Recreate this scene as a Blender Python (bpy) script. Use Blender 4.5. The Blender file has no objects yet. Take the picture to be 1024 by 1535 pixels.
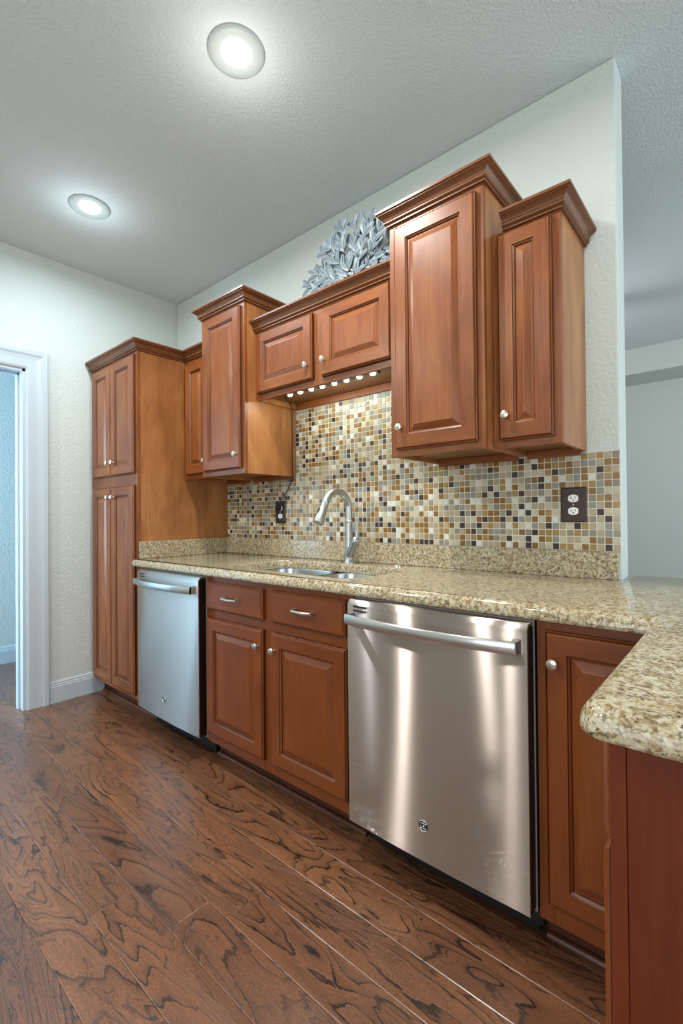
import bpy, bmesh, math, random
from mathutils import Vector, Matrix
from math import sin, cos, pi, radians as R
random.seed(7)
SC = bpy.context.scene
COL = SC.collection

# ------------------------------------------------------------------ camera, exposure, lights
def setup_camera():
    yaw, pit, rol = R(40.8726), R(0.4739), R(-0.5237)
    F = Vector((-sin(yaw)*cos(pit), cos(yaw)*cos(pit), sin(pit)))
    Rt = Vector((cos(yaw), sin(yaw), 0)); U = Rt.cross(F)
    R2 = cos(rol)*Rt + sin(rol)*U; U2 = cos(rol)*U - sin(rol)*Rt
    cd = bpy.data.cameras.new('camera'); co = bpy.data.objects.new('camera', cd); COL.objects.link(co)
    m = Matrix((R2, U2, -F)).transposed().to_4x4(); m.translation = Vector((3.2921, -1.8956, 1.1481))
    co.matrix_world = m
    cd.sensor_fit = 'VERTICAL'; cd.sensor_height = 36; cd.lens = 705.39/1535*36
    cd.clip_start = 0.02
    SC.camera = co
setup_camera()
SC.view_settings.view_transform = 'Standard'; SC.view_settings.look = 'None'
SC.view_settings.gamma = 1; SC.view_settings.use_curve_mapping = False
SC.view_settings.exposure = -0.5

W = bpy.data.worlds.new('world'); SC.world = W; W.use_nodes = True
W.node_tree.nodes['Background'].inputs[0].default_value = (0.75, 0.85, 1, 1)
W.node_tree.nodes['Background'].inputs[1].default_value = 0.6

def area(name, loc, rot, sx, sy, power, col, spread=180):
    l = bpy.data.lights.new(name, 'AREA'); l.shape = 'RECTANGLE'; l.size = sx; l.size_y = sy
    l.energy = power; l.color = col; l.spread = R(spread)
    o = bpy.data.objects.new(name, l); COL.objects.link(o); o.location = loc; o.rotation_euler = rot
    return o
# rear: added fill; side, living: daylight of unseen windows; hall: none built
area('fill_rear', (3.4, -4.37, 1.45), (R(112), 0, 0), 2.3, 1.7, 80, (0.92, 0.98, 1))
area('daylight_side', (6.75, -0.9, 1.45), (R(115), 0, R(90)), 3.2, 1.7, 80, (0.74, 0.89, 1))
area('daylight_living', (6.75, 2.6, 1.45), (R(96), 0, R(90)), 2.6, 1.7, 175, (0.78, 0.91, 1))
area('daylight_hall', (-0.66, -3.15, 1.4), (R(90), 0, 0), 0.8, 1.6, 190, (0.44, 0.70, 1))

# ------------------------------------------------------------------ materials
def lin(h):
    h = h.lstrip('#'); v = [int(h[i:i+2], 16)/255 for i in (0, 2, 4)]
    return tuple(x/12.92 if x <= .04045 else ((x+.055)/1.055)**2.4 for x in v) + (1,)
class NT:
    def __init__(s, name):
        s.m = bpy.data.materials.new(name); s.m.use_nodes = True
        s.t = s.m.node_tree; s.b = s.t.nodes['Principled BSDF']
    def n(s, typ, **kw):
        nd = s.t.nodes.new(typ)
        for k, v in kw.items():
            if k.startswith('i_'):
                key = k[2:]; key = int(key) if key.isdigit() else key
                nd.inputs[key].default_value = v
            else: setattr(nd, k, v)
        return nd
    def l(s, a, b): s.t.links.new(a, b)
    def ramp(s, fac, stops, interp='LINEAR'):
        r = s.n('ShaderNodeValToRGB'); r.color_ramp.interpolation = interp
        e = r.color_ramp.elements
        while len(e) < len(stops): e.new(0.5)
        for q, (p, c) in zip(e, stops): q.position = p; q.color = c
        s.l(fac, r.inputs[0]); return r.outputs[0]
    def mix(s, fac, a, b, mode='MIX'):
        m = s.n('ShaderNodeMix', data_type='RGBA', blend_type=mode)
        for v, i in ((fac, 0), (a, 6), (b, 7)):
            if hasattr(v, 'links'): s.l(v, m.inputs[i])
            else: m.inputs[i].default_value = v
        return m.outputs[2]
    def math(s, op, a, b=0.0, c=None):
        m = s.n('ShaderNodeMath', operation=op)
        for i, v in enumerate((a, b, c)):
            if v is None: continue
            if hasattr(v, 'links'): s.l(v, m.inputs[i])
            else: m.inputs[i].default_value = v
        return m.outputs[0]
    def noise(s, vec, scale, detail=4, rough=.55, dist=0):
        n = s.n('ShaderNodeTexNoise', i_Scale=scale, i_Detail=detail, i_Roughness=rough, i_Distortion=dist)
        if vec is not None: s.l(vec, n.inputs['Vector'])
        return n.outputs['Fac']
    def mapping(s, vec, scale=(1, 1, 1), loc=(0, 0, 0)):
        m = s.n('ShaderNodeMapping'); m.inputs['Scale'].default_value = scale; m.inputs['Location'].default_value = loc
        s.l(vec, m.inputs['Vector']); return m.outputs[0]
    def bump(s, h, strength, dist):
        b = s.n('ShaderNodeBump', i_Strength=strength, i_Distance=dist); s.l(h, b.inputs['Height'])
        s.l(b.outputs[0], s.b.inputs['Normal']); return b
    def set(s, **kw):
        for k, v in kw.items():
            k = k.replace('_', ' ')
            if hasattr(v, 'links'): s.l(v, s.b.inputs[k])
            else: s.b.inputs[k].default_value = v
        return s
def plain(name, col, rough=.5, metal=0.0, **kw):
    t = NT(name); t.set(Base_Color=lin(col) if isinstance(col, str) else col, Roughness=rough, Metallic=metal, **kw); return t.m
def objvec(t):
    tc = t.n('ShaderNodeTexCoord'); oi = t.n('ShaderNodeObjectInfo')
    sc = t.n('ShaderNodeVectorMath', operation='SCALE'); sc.inputs[0].default_value = (7.3, 3.1, 5.7)
    t.l(oi.outputs['Random'], sc.inputs['Scale'])
    ad = t.n('ShaderNodeVectorMath', operation='ADD'); t.l(tc.outputs['Object'], ad.inputs[0]); t.l(sc.outputs[0], ad.inputs[1])
    return ad.outputs[0]

def wood(name, dark, mid, light, axis='z', rough=.36, blotch=.6, coat=.10):
    t = NT(name); v = objvec(t)
    st = {'z': (38, 38, 1.6), 'x': (1.6, 38, 38), 'y': (38, 1.6, 38)}[axis]
    bl = {'z': (4, 4, 1.6), 'x': (1.6, 4, 4), 'y': (4, 1.6, 4)}[axis]
    g = t.noise(t.mapping(v, st), 3.0, 5, .6, .3)
    b = t.noise(t.mapping(v, bl), 1.6, 4, .6, .6)
    c = t.ramp(g, [(.30, lin(dark)), (.5, lin(mid)), (.72, lin(light))])
    c2 = t.ramp(b, [(.30, lin(dark)), (.52, lin(mid)), (.75, lin(light))])
    t.set(Base_Color=t.mix(blotch, c, c2), Roughness=rough, Coat_Weight=coat, Coat_Roughness=.24, Specular_IOR_Level=.4)
    t.bump(g, .05, .002)
    return t.m
M = {}
M['wood'] = wood('stained_maple', '#643012', '#84471e', '#9d6430')
M['wood_h'] = wood('stained_maple_rail', '#643012', '#82461d', '#9b622f', 'x')
M['wood_side'] = wood('maple_veneer_side', '#7c4a22', '#a2683a', '#bb8650', rough=.40, blotch=.75)
M['wood_low'] = wood('stained_maple_base', '#65300f', '#7b3d15', '#8b4a1b')
M['wood_low_h'] = wood('stained_maple_base_rail', '#65300f', '#793c15', '#89491a', 'x')
M['wood_shaded'] = wood('shaded_red_maple', '#561f06', '#692809', '#78310c')  # darker copy of the maple: shadow on the peninsula put into the colour
M['glaze'] = plain('dark_glaze', '#4a2614', .4)
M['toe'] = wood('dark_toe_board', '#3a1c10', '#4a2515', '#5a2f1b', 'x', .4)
M['crown'] = wood('crown_maple', '#61371c', '#754626', '#85542f', 'x', .40, coat=.15)
M['crown_y'] = wood('crown_maple_return', '#6b3b20', '#80492a', '#8f5733', 'y')
M['inside'] = wood('cabinet_underside', '#6d4527', '#8a5c36', '#9a6b43', 'x', .5)

def paint(name, col, scale, strength, dist, rough=.75):
    t = NT(name); tc = t.n('ShaderNodeTexCoord')
    n1 = t.noise(tc.outputs['Object'], scale, 3, .5, .4)
    h = t.ramp(n1, [(.40, (0, 0, 0, 1)), (.62, (1, 1, 1, 1))])
    t.set(Base_Color=lin(col), Roughness=rough); t.bump(h, strength, dist); return t.m
M['wall'] = paint('wall_paint', '#c8cec8', 75, .3, .004, .6)
M['ceil'] = paint('ceiling_texture', '#d0d9d8', 120, .4, .003, .8)
M['trim'] = plain('white_trim', '#b9c3c9', .35)
M['white'] = plain('white_plastic', '#e9e9e6', .35)
M['dark'] = plain('black_plastic', '#15120f', .45)
M['black'] = plain('black_rubber', '#0d0b0a', .6)
M['bronze'] = plain('bronze_plate', '#40332c', .35, .6)
M['nickel'] = plain('satin_nickel', '#cfc8bd', .28, 1.0)
M['faucet'] = plain('stainless_faucet', '#b4b5b1', .36, 1.0)
M['chrome'] = plain('polished_chrome', '#d8d8d8', .08, 1.0)

def steel(name, col, rough, aniso, rot=0.0):
    t = NT(name); tg = t.n('ShaderNodeCombineXYZ', i_0=1.0)
    tc = t.n('ShaderNodeTexCoord')
    g = t.noise(t.mapping(tc.outputs['Object'], (2, 2, 420)), 1.0, 3, .6)
    r = t.n('ShaderNodeMapRange', i_3=rough-.03, i_4=rough+.05); t.l(g, r.inputs[0])
    gl = t.n('ShaderNodeBsdfAnisotropic'); gl.inputs['Color'].default_value = lin(col)
    gl.inputs['Anisotropy'].default_value = aniso; gl.inputs['Rotation'].default_value = rot
    t.l(r.outputs[0], gl.inputs['Roughness']); t.l(tg.outputs[0], gl.inputs['Tangent'])
    t.l(gl.outputs[0], t.t.nodes['Material Output'].inputs['Surface']); return t.m
M['steel'] = steel('brushed_stainless', '#c8bbb4', .245, .86, 0.0)
M['steel_bar'] = steel('brushed_handle', '#c9c8c8', .24, .3)
M['sink'] = plain('satin_sink_steel', '#c4c8c8', .25, 1.0)
M['leaf'] = plain('silver_blue_metal_leaf', '#808e97', .48, .15)
M['leaf_rim'] = plain('pale_leaf_rim', '#bcc6c8', .4, .1)
M['stem'] = plain('pewter_wire', '#6d716c', .45, .7)

def granite():
    t = NT('cream_granite'); v = t.n('ShaderNodeTexCoord').outputs['Object']
    big = t.noise(v, 9, 4, .6, .5); mid = t.noise(t.mapping(v, (1, 1, 1), (3, 1, 2)), 85, 5, .65, .8)
    fine = t.noise(t.mapping(v, (1, 1, 1), (9, 4, 7)), 165, 4, .7, .3)
    c = t.ramp(mid, [(.28, lin('#4f4334')), (.38, lin('#7c694a')), (.45, lin('#9d8965')), (.53, lin('#bfb397')), (.62, lin('#c9c0aa')), (.72, lin('#b3a684'))])
    gold = t.ramp(big, [(.42, (0, 0, 0, 1)), (.66, (1, 1, 1, 1))])
    c = t.mix(t.math('MULTIPLY', gold, .30), c, lin('#a38556'))
    dk = t.ramp(fine, [(.40, (1, 1, 1, 1)), (.455, (0, 0, 0, 1))])
    cl = t.ramp(t.noise(t.mapping(v, (1, 1, 1), (7, 2, 5)), 17, 3, .6, .6), [(.36, (.25, .25, .25, 1)), (.60, (1, 1, 1, 1))])
    c = t.mix(t.math('MULTIPLY', t.math('MULTIPLY', dk, .95), cl), c, lin('#2f2720'))
    br = t.ramp(t.noise(t.mapping(v, (1, 1, 1), (4, 6, 2)), 34, 5, .7, .9), [(.56, (0, 0, 0, 1)), (.66, (1, 1, 1, 1))])
    c = t.mix(t.math('MULTIPLY', br, .55), c, lin('#7a5b36'))
    n3 = t.noise(t.mapping(v, (1, 1, 1), (5, 8, 1)), 85, 4, .6, .6)
    wh = t.ramp(n3, [(.58, (0, 0, 0, 1)), (.66, (1, 1, 1, 1))])
    c = t.mix(t.math('MULTIPLY', wh, .6), c, lin('#d6d0c1'))
    n4 = t.ramp(t.noise(t.mapping(v, (1, 1, 1), (2, 9, 6)), 70, 4, .65, .5), [(.60, (0, 0, 0, 1)), (.66, (1, 1, 1, 1))])
    c = t.mix(t.math('MULTIPLY', n4, .7), c, lin('#7c7466'))
    t.set(Base_Color=c, Roughness=.11); return t.m
M['granite'] = granite()

def floor_mat():
    t = NT('hand_scraped_planks')
    uv = t.n('ShaderNodeUVMap', uv_map='UVMap').outputs[0]
    at = t.n('ShaderNodeAttribute', attribute_name='plank'); sep = t.n('ShaderNodeSeparateColor'); t.l(at.outputs['Color'], sep.inputs[0])
    w = t.noise(t.mapping(uv, (.95, 5.6, 1)), 1.0, 1.8, .5, 1.0)
    w2 = t.noise(t.mapping(uv, (6, 22, 1), (31, 7, 0)), 2.0, 4, .62, .4)
    wv = t.math('ADD', w, t.math('MULTIPLY', w2, .05))
    K = t.math('MULTIPLY_ADD', sep.outputs[1], 10.0, 10.0)
    def rings(freq):
        fr = t.math('FRACT', t.math('MULTIPLY', wv, freq))
        return t.ramp(fr, [(.0, (1, 1, 1, 1)), (.07, (.95, .95, .95, 1)), (.14, (.35, .35, .35, 1)), (.45, (.10, .10, .10, 1)), (.62, (0, 0, 0, 1)), (.96, (0, 0, 0, 1)), (1.0, (1, 1, 1, 1))])
    pres = t.ramp(t.noise(t.mapping(uv, (1.2, 4, 1), (11, 3, 0)), 1.6, 3, .6), [(.36, (0, 0, 0, 1)), (.56, (1, 1, 1, 1))])
    pres2 = t.ramp(t.noise(t.mapping(uv, (1.0, 5, 1), (41, 9, 0)), 1.6, 3, .6), [(.48, (0, 0, 0, 1)), (.60, (1, 1, 1, 1))])
    l1 = t.math('MULTIPLY', rings(K), t.math('MULTIPLY_ADD', pres, .45, .55))
    l2 = t.math('MULTIPLY', rings(t.math('MULTIPLY', K, 3.1)), t.math('MULTIPLY_ADD', pres2, .75, .10))
    lm = t.math('MAXIMUM', l1, l2)
    knot = t.ramp(t.noise(t.mapping(uv, (4, 11, 1), (5, 19, 0)), 2.0, 6, .68, .9), [(.58, (0, 0, 0, 1)), (.66, (1, 1, 1, 1))])
    fine = t.noise(t.mapping(uv, (14, 150, 1)), 1.0, 4, .6, .4)
    tone = t.noise(t.mapping(uv, (1.1, 5, 1), (2, 3, 0)), 1.3, 3, .5)
    base = t.ramp(tone, [(.30, lin('#5a3522')), (.5, lin('#794a2d')), (.70, lin('#976542'))])
    base = t.mix(.34, base, t.ramp(fine, [(.3, lin('#4a2a1a')), (.7, lin('#a06c46'))]))
    fleck = t.noise(t.mapping(uv, (70, 160, 1)), 1.6, 3, .7)
    base = t.mix(.30, base, t.ramp(fleck, [(.34, lin('#4a2b1b')), (.5, lin('#825334')), (.66, lin('#b98358'))]))
    base = t.mix(t.math('MULTIPLY', sep.outputs[0], .45), base, lin('#4a2a1f'))
    dk = t.math('MAXIMUM', lm, t.math('MULTIPLY', knot, .85))
    c = t.mix(dk, base, lin('#170d0a'))
    rr = t.n('ShaderNodeMapRange', i_3=.22, i_4=.42); t.l(t.noise(t.mapping(uv, (3, 14, 1)), 2.0, 3), rr.inputs[0])
    t.set(Base_Color=c, Roughness=rr.outputs[0], Specular_IOR_Level=.6, Coat_Weight=.5, Coat_Roughness=.22)
    und = t.noise(t.mapping(uv, (9, 4, 1), (1, 2, 0)), 1.3, 2)
    h = t.math('ADD', t.math('MULTIPLY', und, .6), t.math('ADD', t.math('MULTIPLY', fine, .10), t.math('MULTIPLY', lm, -.18)))
    t.bump(h, .35, .006)
    return t.m
M['floor'] = floor_mat()

def emit(name, col, s):
    t = NT(name); t.set(Base_Color=(.9, .9, .9, 1), Emission_Color=col, Emission_Strength=s, Roughness=.4); return t.m

# ------------------------------------------------------------------ mesh helpers
class MB:
    def __init__(s): s.v = []; s.f = []; s.mi = []
    def add(s, vs, fs, mi=0):
        o = len(s.v); s.v += [tuple(v) for v in vs]
        for k, f in enumerate(fs):
            s.f.append([i+o for i in f]); s.mi.append(mi[k] if isinstance(mi, (list, tuple)) else mi)
        return s
    def box(s, x0, x1, y0, y1, z0, z1, mi=0):
        vs = [(x, y, z) for z in (z0, z1) for y in (y0, y1) for x in (x0, x1)]
        return s.add(vs, [(0, 2, 3, 1), (4, 5, 7, 6), (0, 1, 5, 4), (2, 6, 7, 3), (0, 4, 6, 2), (1, 3, 7, 5)], mi)
    def loft(s, loops, closed=True, cap0=True, cap1=True, mi=0):
        n = len(loops[0]); vs = [p for L in loops for p in L]; fs = []; m = []
        for a in range(len(loops)-1):
            for i in range(n if closed else n-1):
                j = (i+1) % n
                fs.append((a*n+i, a*n+j, (a+1)*n+j, (a+1)*n+i)); m.append(mi[a] if isinstance(mi, (list, tuple)) else mi)
        last = m[-1] if m else 0
        if cap0: fs.append(tuple(reversed(range(n)))); m.append(m[0])
        if cap1: fs.append(tuple((len(loops)-1)*n+i for i in range(n))); m.append(last)
        return s.add(vs, fs, m)
    def lathe(s, prof, c, axis='z', n=24, mi=0, cap0=True, cap1=True):
        loops = []
        for r, h in prof:
            L = []
            for i in range(n):
                a = 2*pi*i/n; p, q = r*cos(a), r*sin(a)
                L.append({'z': (c[0]+p, c[1]+q, c[2]+h), 'y': (c[0]+p, c[1]-h, c[2]+q), 'x': (c[0]-h, c[1]-p, c[2]+q)}[axis])
            loops.append(L)
        return s.loft(loops, True, cap0, cap1, mi)
    def tube(s, pts, r, n=12, mi=0, sx=1.0):
        pts = [Vector(p) for p in pts]; N = len(pts)
        rs = r if isinstance(r, (list, tuple)) else [r]*N
        loops = []; up = None
        for i, p in enumerate(pts):
            t = (pts[min(i+1, N-1)]-pts[max(i-1, 0)]).normalized()
            if up is None:
                up = Vector((0, 0, 1)) if abs(t.z) < .9 else Vector((1, 0, 0))
            a = t.cross(up).normalized(); b = a.cross(t).normalized(); up = b
            loops.append([p + rs[i]*(cos(2*pi*k/n)*a*sx + sin(2*pi*k/n)*b) for k in range(n)])
        return s.loft(loops, True, True, True, mi)
    def sweep(s, path, prof, seg=None, mi=0):
        """profile (out, z) along an open xy path, out = right-hand side; mitred corners"""
        P = [Vector(p) for p in path]; N = len(P); D = [(P[i+1]-P[i]).normalized() for i in range(N-1)]
        nor = [Vector((d.y, -d.x)) for d in D]; loops = []
        for i in range(N):
            if i == 0: m = nor[0]
            elif i == N-1: m = nor[-1]
            else:
                m = (nor[i-1]+nor[i]).normalized(); m = m / max(.2, m.dot(nor[i]))
            loops.append([(P[i].x+m.x*o, P[i].y+m.y*o, z) for o, z in prof])
        a, b = seg or (0, N-1)
        return s.loft(loops[a:b+1], True, True, True, mi)
    def build(s, name, mats, parent=None, bevel=0, smooth=False, seg=2, angle=35):
        me = bpy.data.meshes.new(name)
        off = Vector(parent_loc(parent)) if parent is not None else Vector((0, 0, 0))
        me.from_pydata([Vector(v)-off for v in s.v], [], s.f)
        for m in (mats if isinstance(mats, (list, tuple)) else [mats]): me.materials.append(m)
        me.polygons.foreach_set('material_index', s.mi)
        bm = bmesh.new(); bm.from_mesh(me); bmesh.ops.recalc_face_normals(bm, faces=bm.faces); bm.to_mesh(me); bm.free()
        o = bpy.data.objects.new(name, me); COL.objects.link(o)
        if parent is not None: o.parent = parent
        if bevel:
            b = o.modifiers.new('edge', 'BEVEL'); b.width = bevel; b.segments = seg; b.limit_method = 'ANGLE'; b.angle_limit = R(50)
        if smooth:
            me.shade_smooth()
            if smooth != 'full':
                me.set_sharp_from_angle(angle=R(angle))
        return o
def parent_loc(p):
    v = Vector((0, 0, 0))
    while p is not None: v += Vector(p.location); p = p.parent
    return v
def tag(o, label=None, cat=None, group=None, kind=None):
    for k, v in (('label', label), ('category', cat), ('group', group), ('kind', kind)):
        if v: o[k] = v
    return o
def thing(name, loc, label, cat, group=None):
    o = bpy.data.objects.new(name, None); COL.objects.link(o); o.location = loc; o.empty_display_size = .1
    return tag(o, label, cat, group)
def struct(name, mb, mat, **kw):
    return tag(mb.build(name, mat, **kw), kind='structure')
def B(*a): return MB().box(*a)

# ------------------------------------------------------------------ the room
H = 2.772; XE = 2.953; WP = 0.642
H2 = 3.05
X1, Y0, Y1 = 6.8, -4.4, 5.0
def make_floor():
    mb = MB(); uvs = []; cols = []
    pw, L, g = 0.126, 1.22, 0.0024
    known = {0: 1.285, 1: 1.357, 2: 1.817, 3: 0.93, 4: 2.058, 5: 1.846, 6: 1.25}
    rng = random.Random(3)
    def quad(p, uvq, col):
        mb.add(p, [(0, 1, 2, 3)]); uvs.extend(uvq); cols.extend([col]*4)
    k0 = int(math.floor((Y0+.715)/-pw)); kmin = -int(math.ceil((Y1+.715)/pw))
    for k in range(kmin, k0+1):
        ya, yb = -.715-pw*k, -.715-pw*k+pw
        x = known.get(k, rng.uniform(0, L)); 
        while x > -1.25: x -= L
        while x < X1:
            xa, xb = max(x, -1.25), min(x+L, X1)
            if xb-xa > .01:
                ou, ov = rng.uniform(0, 90), rng.uniform(0, 90); col = (rng.random(), rng.random(), rng.random(), 1)
                U = lambda px, py: (px-x+ou, py-ya+ov)
                o = [(xa, ya), (xb, ya), (xb, yb), (xa, yb)]; i = [(xa+g, ya+g), (xb-g, ya+g), (xb-g, yb-g), (xa+g, yb-g)]
                quad([(p[0], p[1], 0) for p in i], [U(*p) for p in i], col)
                for a in range(4):
                    b = (a+1) % 4
                    quad([(*o[a], -.0009), (*o[b], -.0009), (*i[b], 0), (*i[a], 0)], [U(*o[a]), U(*o[b]), U(*i[b]), U(*i[a])], col)
            x += L
    me = bpy.data.meshes.new('floor'); me.from_pydata(mb.v, [], mb.f); me.materials.append(M['floor'])
    ul = me.uv_layers.new(name='UVMap'); ul.data.foreach_set('uv', [c for p in uvs for c in p])
    ca = me.color_attributes.new('plank', 'FLOAT_COLOR', 'CORNER'); ca.data.foreach_set('color', [c for p in cols for c in p])
    o = bpy.data.objects.new('floor', me); COL.objects.link(o); tag(o, kind='structure')
make_floor()

struct('ceiling', B(-0.12, X1, Y0, 0.735, H, H+.06), M['ceil'])
struct('ceiling_living', B(-0.12, X1, 0.735, 4.43, H2, H2+.06).box(-0.12, X1, .735, .80, H+.06, H2), M['ceil'])
struct('ceiling_hall', B(-1.2, -0.12, Y0, 1.0, 2.44, 2.5), M['ceil'])
struct('wall_back', B(0, XE, 0, 0.115, 0, H), M['wall'], bevel=.008, seg=3)
# wall with the doorway: opening y -1.81..-0.996, z 0..2.06
DY0, DY1, DZ = -1.81, -0.998, 2.052
struct('wall_left', MB().box(-.12, 0, DY1+.0, Y1, 0, H2).box(-.12, 0, Y0, DY0, 0, H2).box(-.12, 0, DY0, DY1, DZ, H2), M['wall'])
struct('wall_hall', B(-1.32, -1.2, Y0, 1.0, 0, 2.5).box(-1.2, -.12, .9, 1.0, 0, 2.5), M['wall'])
struct('wall_far', B(-.12, X1, Y1, Y1+.12, 0, H2), M['wall'])
struct('trim_3', B(0, X1, 4.43, Y1, 2.757, H2+.06), M['wall'])          # dropped header across the far room

def window_wall(name, along, fixed, a0, a1, z0, z1, lo, hi, zt, wname, out):
    """wall on a plane with one opening and a framed window in it"""
    mb = MB()
    def bx(p0, p1, q0, q1):
        (mb.box(p0, p1, fixed, fixed+out, q0, q1) if along == 'x' else mb.box(fixed, fixed+out, p0, p1, q0, q1))
    segs = sorted(zip(a0, a1)); x = lo
    for s, e in segs:
        bx(x, s, 0, zt); bx(s, e, 0, z0); bx(s, e, z1, zt); x = e
    bx(x, hi, 0, zt); struct(name, mb, M['wall'])
    for k, (s, e) in enumerate(segs):
        f = MB(); w = .05
        def fb(p0, p1, q0, q1):
            (f.box(p0, p1, fixed+out*.45, fixed+out*.8, q0, q1) if along == 'x' else f.box(fixed+out*.45, fixed+out*.8, p0, p1, q0, q1))
        fb(s, s+w, z0, z1); fb(e-w, e, z0, z1); fb(s+w, e-w, z0, z0+w); fb(s+w, e-w, z1-w, z1); m = (s+e)/2; fb(m-.02, m+.02, z0+w, z1-w)
        struct('%s_%d' % ('window', wname+k), f, M['trim'])
window_wall('wall_rear', 'x', Y0, [2.2], [4.6], .55, 2.35, -.12, X1, H, 1, -.12)  # unseen opening with frame, added to carry the soft fill from behind
window_wall('wall_right', 'y', X1, [-2.55, 1.25], [0.75, 3.95], .55, 2.35, Y0, Y1, H2, 2, .12)

# door casing and jambs of the opening in the left wall
def casing():
    mb = MB(); w = .118
    prof = [(0, 0), (0, .012), (.012, .017), (.055, .018), (.078, .021), (.090, .026), (.112, .027), (.118, .022), (.118, 0)]  # (across, out)
    def leg(L):  # L: function (across, along) -> point
        pass
    inner = [(DY1, 0.0), (DY1, DZ), (DY0, DZ), (DY0, 0.0)]
    dirs = [(1, 0), (1, 1), (-1, 1), (-1, 0)]
    loops = [[(o, iy+dy*a, iz+dz*a) for a, o in prof] for (iy, iz), (dy, dz) in zip(inner, dirs)]
    mb.loft(loops)
    mb.box(-.135, .004, DY1-.018, DY1+.002, 0, DZ).box(-.135, .004, DY0-.002, DY0+.018, 0, DZ).box(-.135, .004, DY0, DY1, DZ-.018, DZ+.002)
    mb.box(-.085, -.05, DY1-.03, DY1-.018, 0, DZ-.018).box(-.085, -.05, DY0+.018, DY0+.03, 0, DZ-.018).box(-.085, -.05, DY0, DY1, DZ-.03, DZ-.018)
    struct('trim_1', mb, M['trim'], bevel=.0015)
casing()
BASE = [(0, 0), (.015, 0), (.015, .098), (.012, .104), (.013, .109), (.009, .118), (.010, .124), (.004, .134), (0, .134)]
struct('baseboard_left', MB().sweep([(0, -.55), (0, DY1+.118)][::-1], BASE).sweep([(0, Y0), (0, DY0-.118)], BASE), M['trim'])
struct('baseboard_hall', MB().sweep([(-1.2, Y0), (-1.2, .9)], BASE), M['trim'])
struct('baseboard_far', MB().sweep([(0, Y1), (X1, Y1)], BASE), M['trim'])

# ------------------------------------------------------------------ cabinet parts
CROWN = [(0, 0), (.010, 0), (.010, .007), (.015, .009), (.0185, .0125), (.0185, .016), (.015, .0195), (.017, .0225), (.0195, .029), (.0245, .0355), (.032, .040), (.036, .041), (.036, .0445), (.042, .047), (.042, .056), (0, .056)]
def door_mesh(x0, x1, z0, z1, yf, t=.02, stile=.054, facing='y'):
    """raised-panel door: front at yf - t; rings from the outer edge to the flat of the panel"""
    rings = [(0, 0, 0), (0, t-.008, 2), (.003, t-.005, 0), (.0045, t-.0075, 2), (.007, t-.001, 0), (.009, t, 0), (stile, t, 0), (stile+.002, t-.003, 2), (stile+.007, t-.006, 0), (stile+.009, t-.010, 2),
             (stile+.013, t-.010, 0), (stile+.034, t-.0015, 0), (stile+.036, t-.001, 0)]
    mb = MB(); loops = []
    for ins, d, _ in rings:
        loops.append([(x0+ins, yf-d, z0+ins), (x1-ins, yf-d, z0+ins), (x1-ins, yf-d, z1-ins), (x0+ins, yf-d, z1-ins)])
    n = 4; vs = [p for L in loops for p in L]; fs = []; mi = []
    for a in range(len(loops)-1):
        for i in range(4):
            j = (i+1) % 4; fs.append((a*4+i, a*4+j, a*4+4+j, a*4+4+i))
            m = rings[a+1][2]
            if m == 0 and i in (0, 2): m = 1
            mi.append(m)
    fs.append((3, 2, 1, 0)); mi.append(0); k = (len(loops)-1)*4; fs.append((k, k+1, k+2, k+3)); mi.append(0)
    return mb.add(vs, fs, mi)
def rot_x_face(mb, x, y):
    """turn a front built facing -y about (x, y) so that it faces -x"""
    mb.v = [(x+(v[1]-y), y-(v[0]-x), v[2]) for v in mb.v]; return mb
KNOB = [(.0065, 0), (.0065, .002), (.0048, .006), (.0048, .012), (.009, .015), (.0138, .0185), (.0145, .0215), (.013, .0245), (.008, .0265), (.003, .027)]
def knob(parent, x, yf, z, axis='y'):
    return MB().lathe(KNOB, (x, yf, z), axis, 20).build('knob', M['nickel'], parent, smooth=True)
def pull(parent, x, yf, z):
    mb = MB(); w = .049
    for sg in (-1, 1):
        mb.loft([[(x+sg*w+a*hw, yf-d, z+b*hh) for a, b in ((-1, -1), (1, -1), (1, 1), (-1, 1))] for d, hw, hh in ((0, .011, .0085), (.004, .011, .0085), (.010, .0075, .0065), (.018, .0065, .0060), (.0225, .0055, .0050))])
    us = [i/10-1 for i in range(21)]
    mb.tube([(x+w*u, yf-.0195-.0035*(1-u*u), z-.0025*(1-u*u)) for u in us], [.0042+.0030*(1-u*u)**1.5 for u in us], 12)
    return mb.build('pull_handle', M['nickel'], parent, smooth=True)
def door(parent, x0, x1, z0, z1, yf, kx, kz, low=False, st=.054):
    ms = [M['wood_low'], M['wood_low_h'], M['glaze']] if low else [M['wood'], M['wood_h'], M['glaze']]
    d = door_mesh(x0, x1, z0, z1, yf, stile=st).build('door', ms, parent)
    if kx is not None: knob(d, kx, yf-.02, kz)
    return d
def drawer_front(parent, x0, x1, z0, z1, yf, pz=None):
    mb = MB(); t = .02; loops = []
    for ins, d, _ in ((0, 0, 0), (0, t-.008, 0), (.004, t-.004, 0), (.006, t-.004, 0), (.010, t, 0)):
        loops.append([(x0+ins, yf-d, z0+ins), (x1-ins, yf-d, z0+ins), (x1-ins, yf-d, z1-ins), (x0+ins, yf-d, z1-ins)])
    mb.loft(loops, mi=[0, 0, 1, 0])
    o = mb.build('drawer_front', [M['wood_low_h'], M['glaze']], parent)
    if pz: pull(o, (x0+x1)/2, yf-t, pz)
    return o
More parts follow.
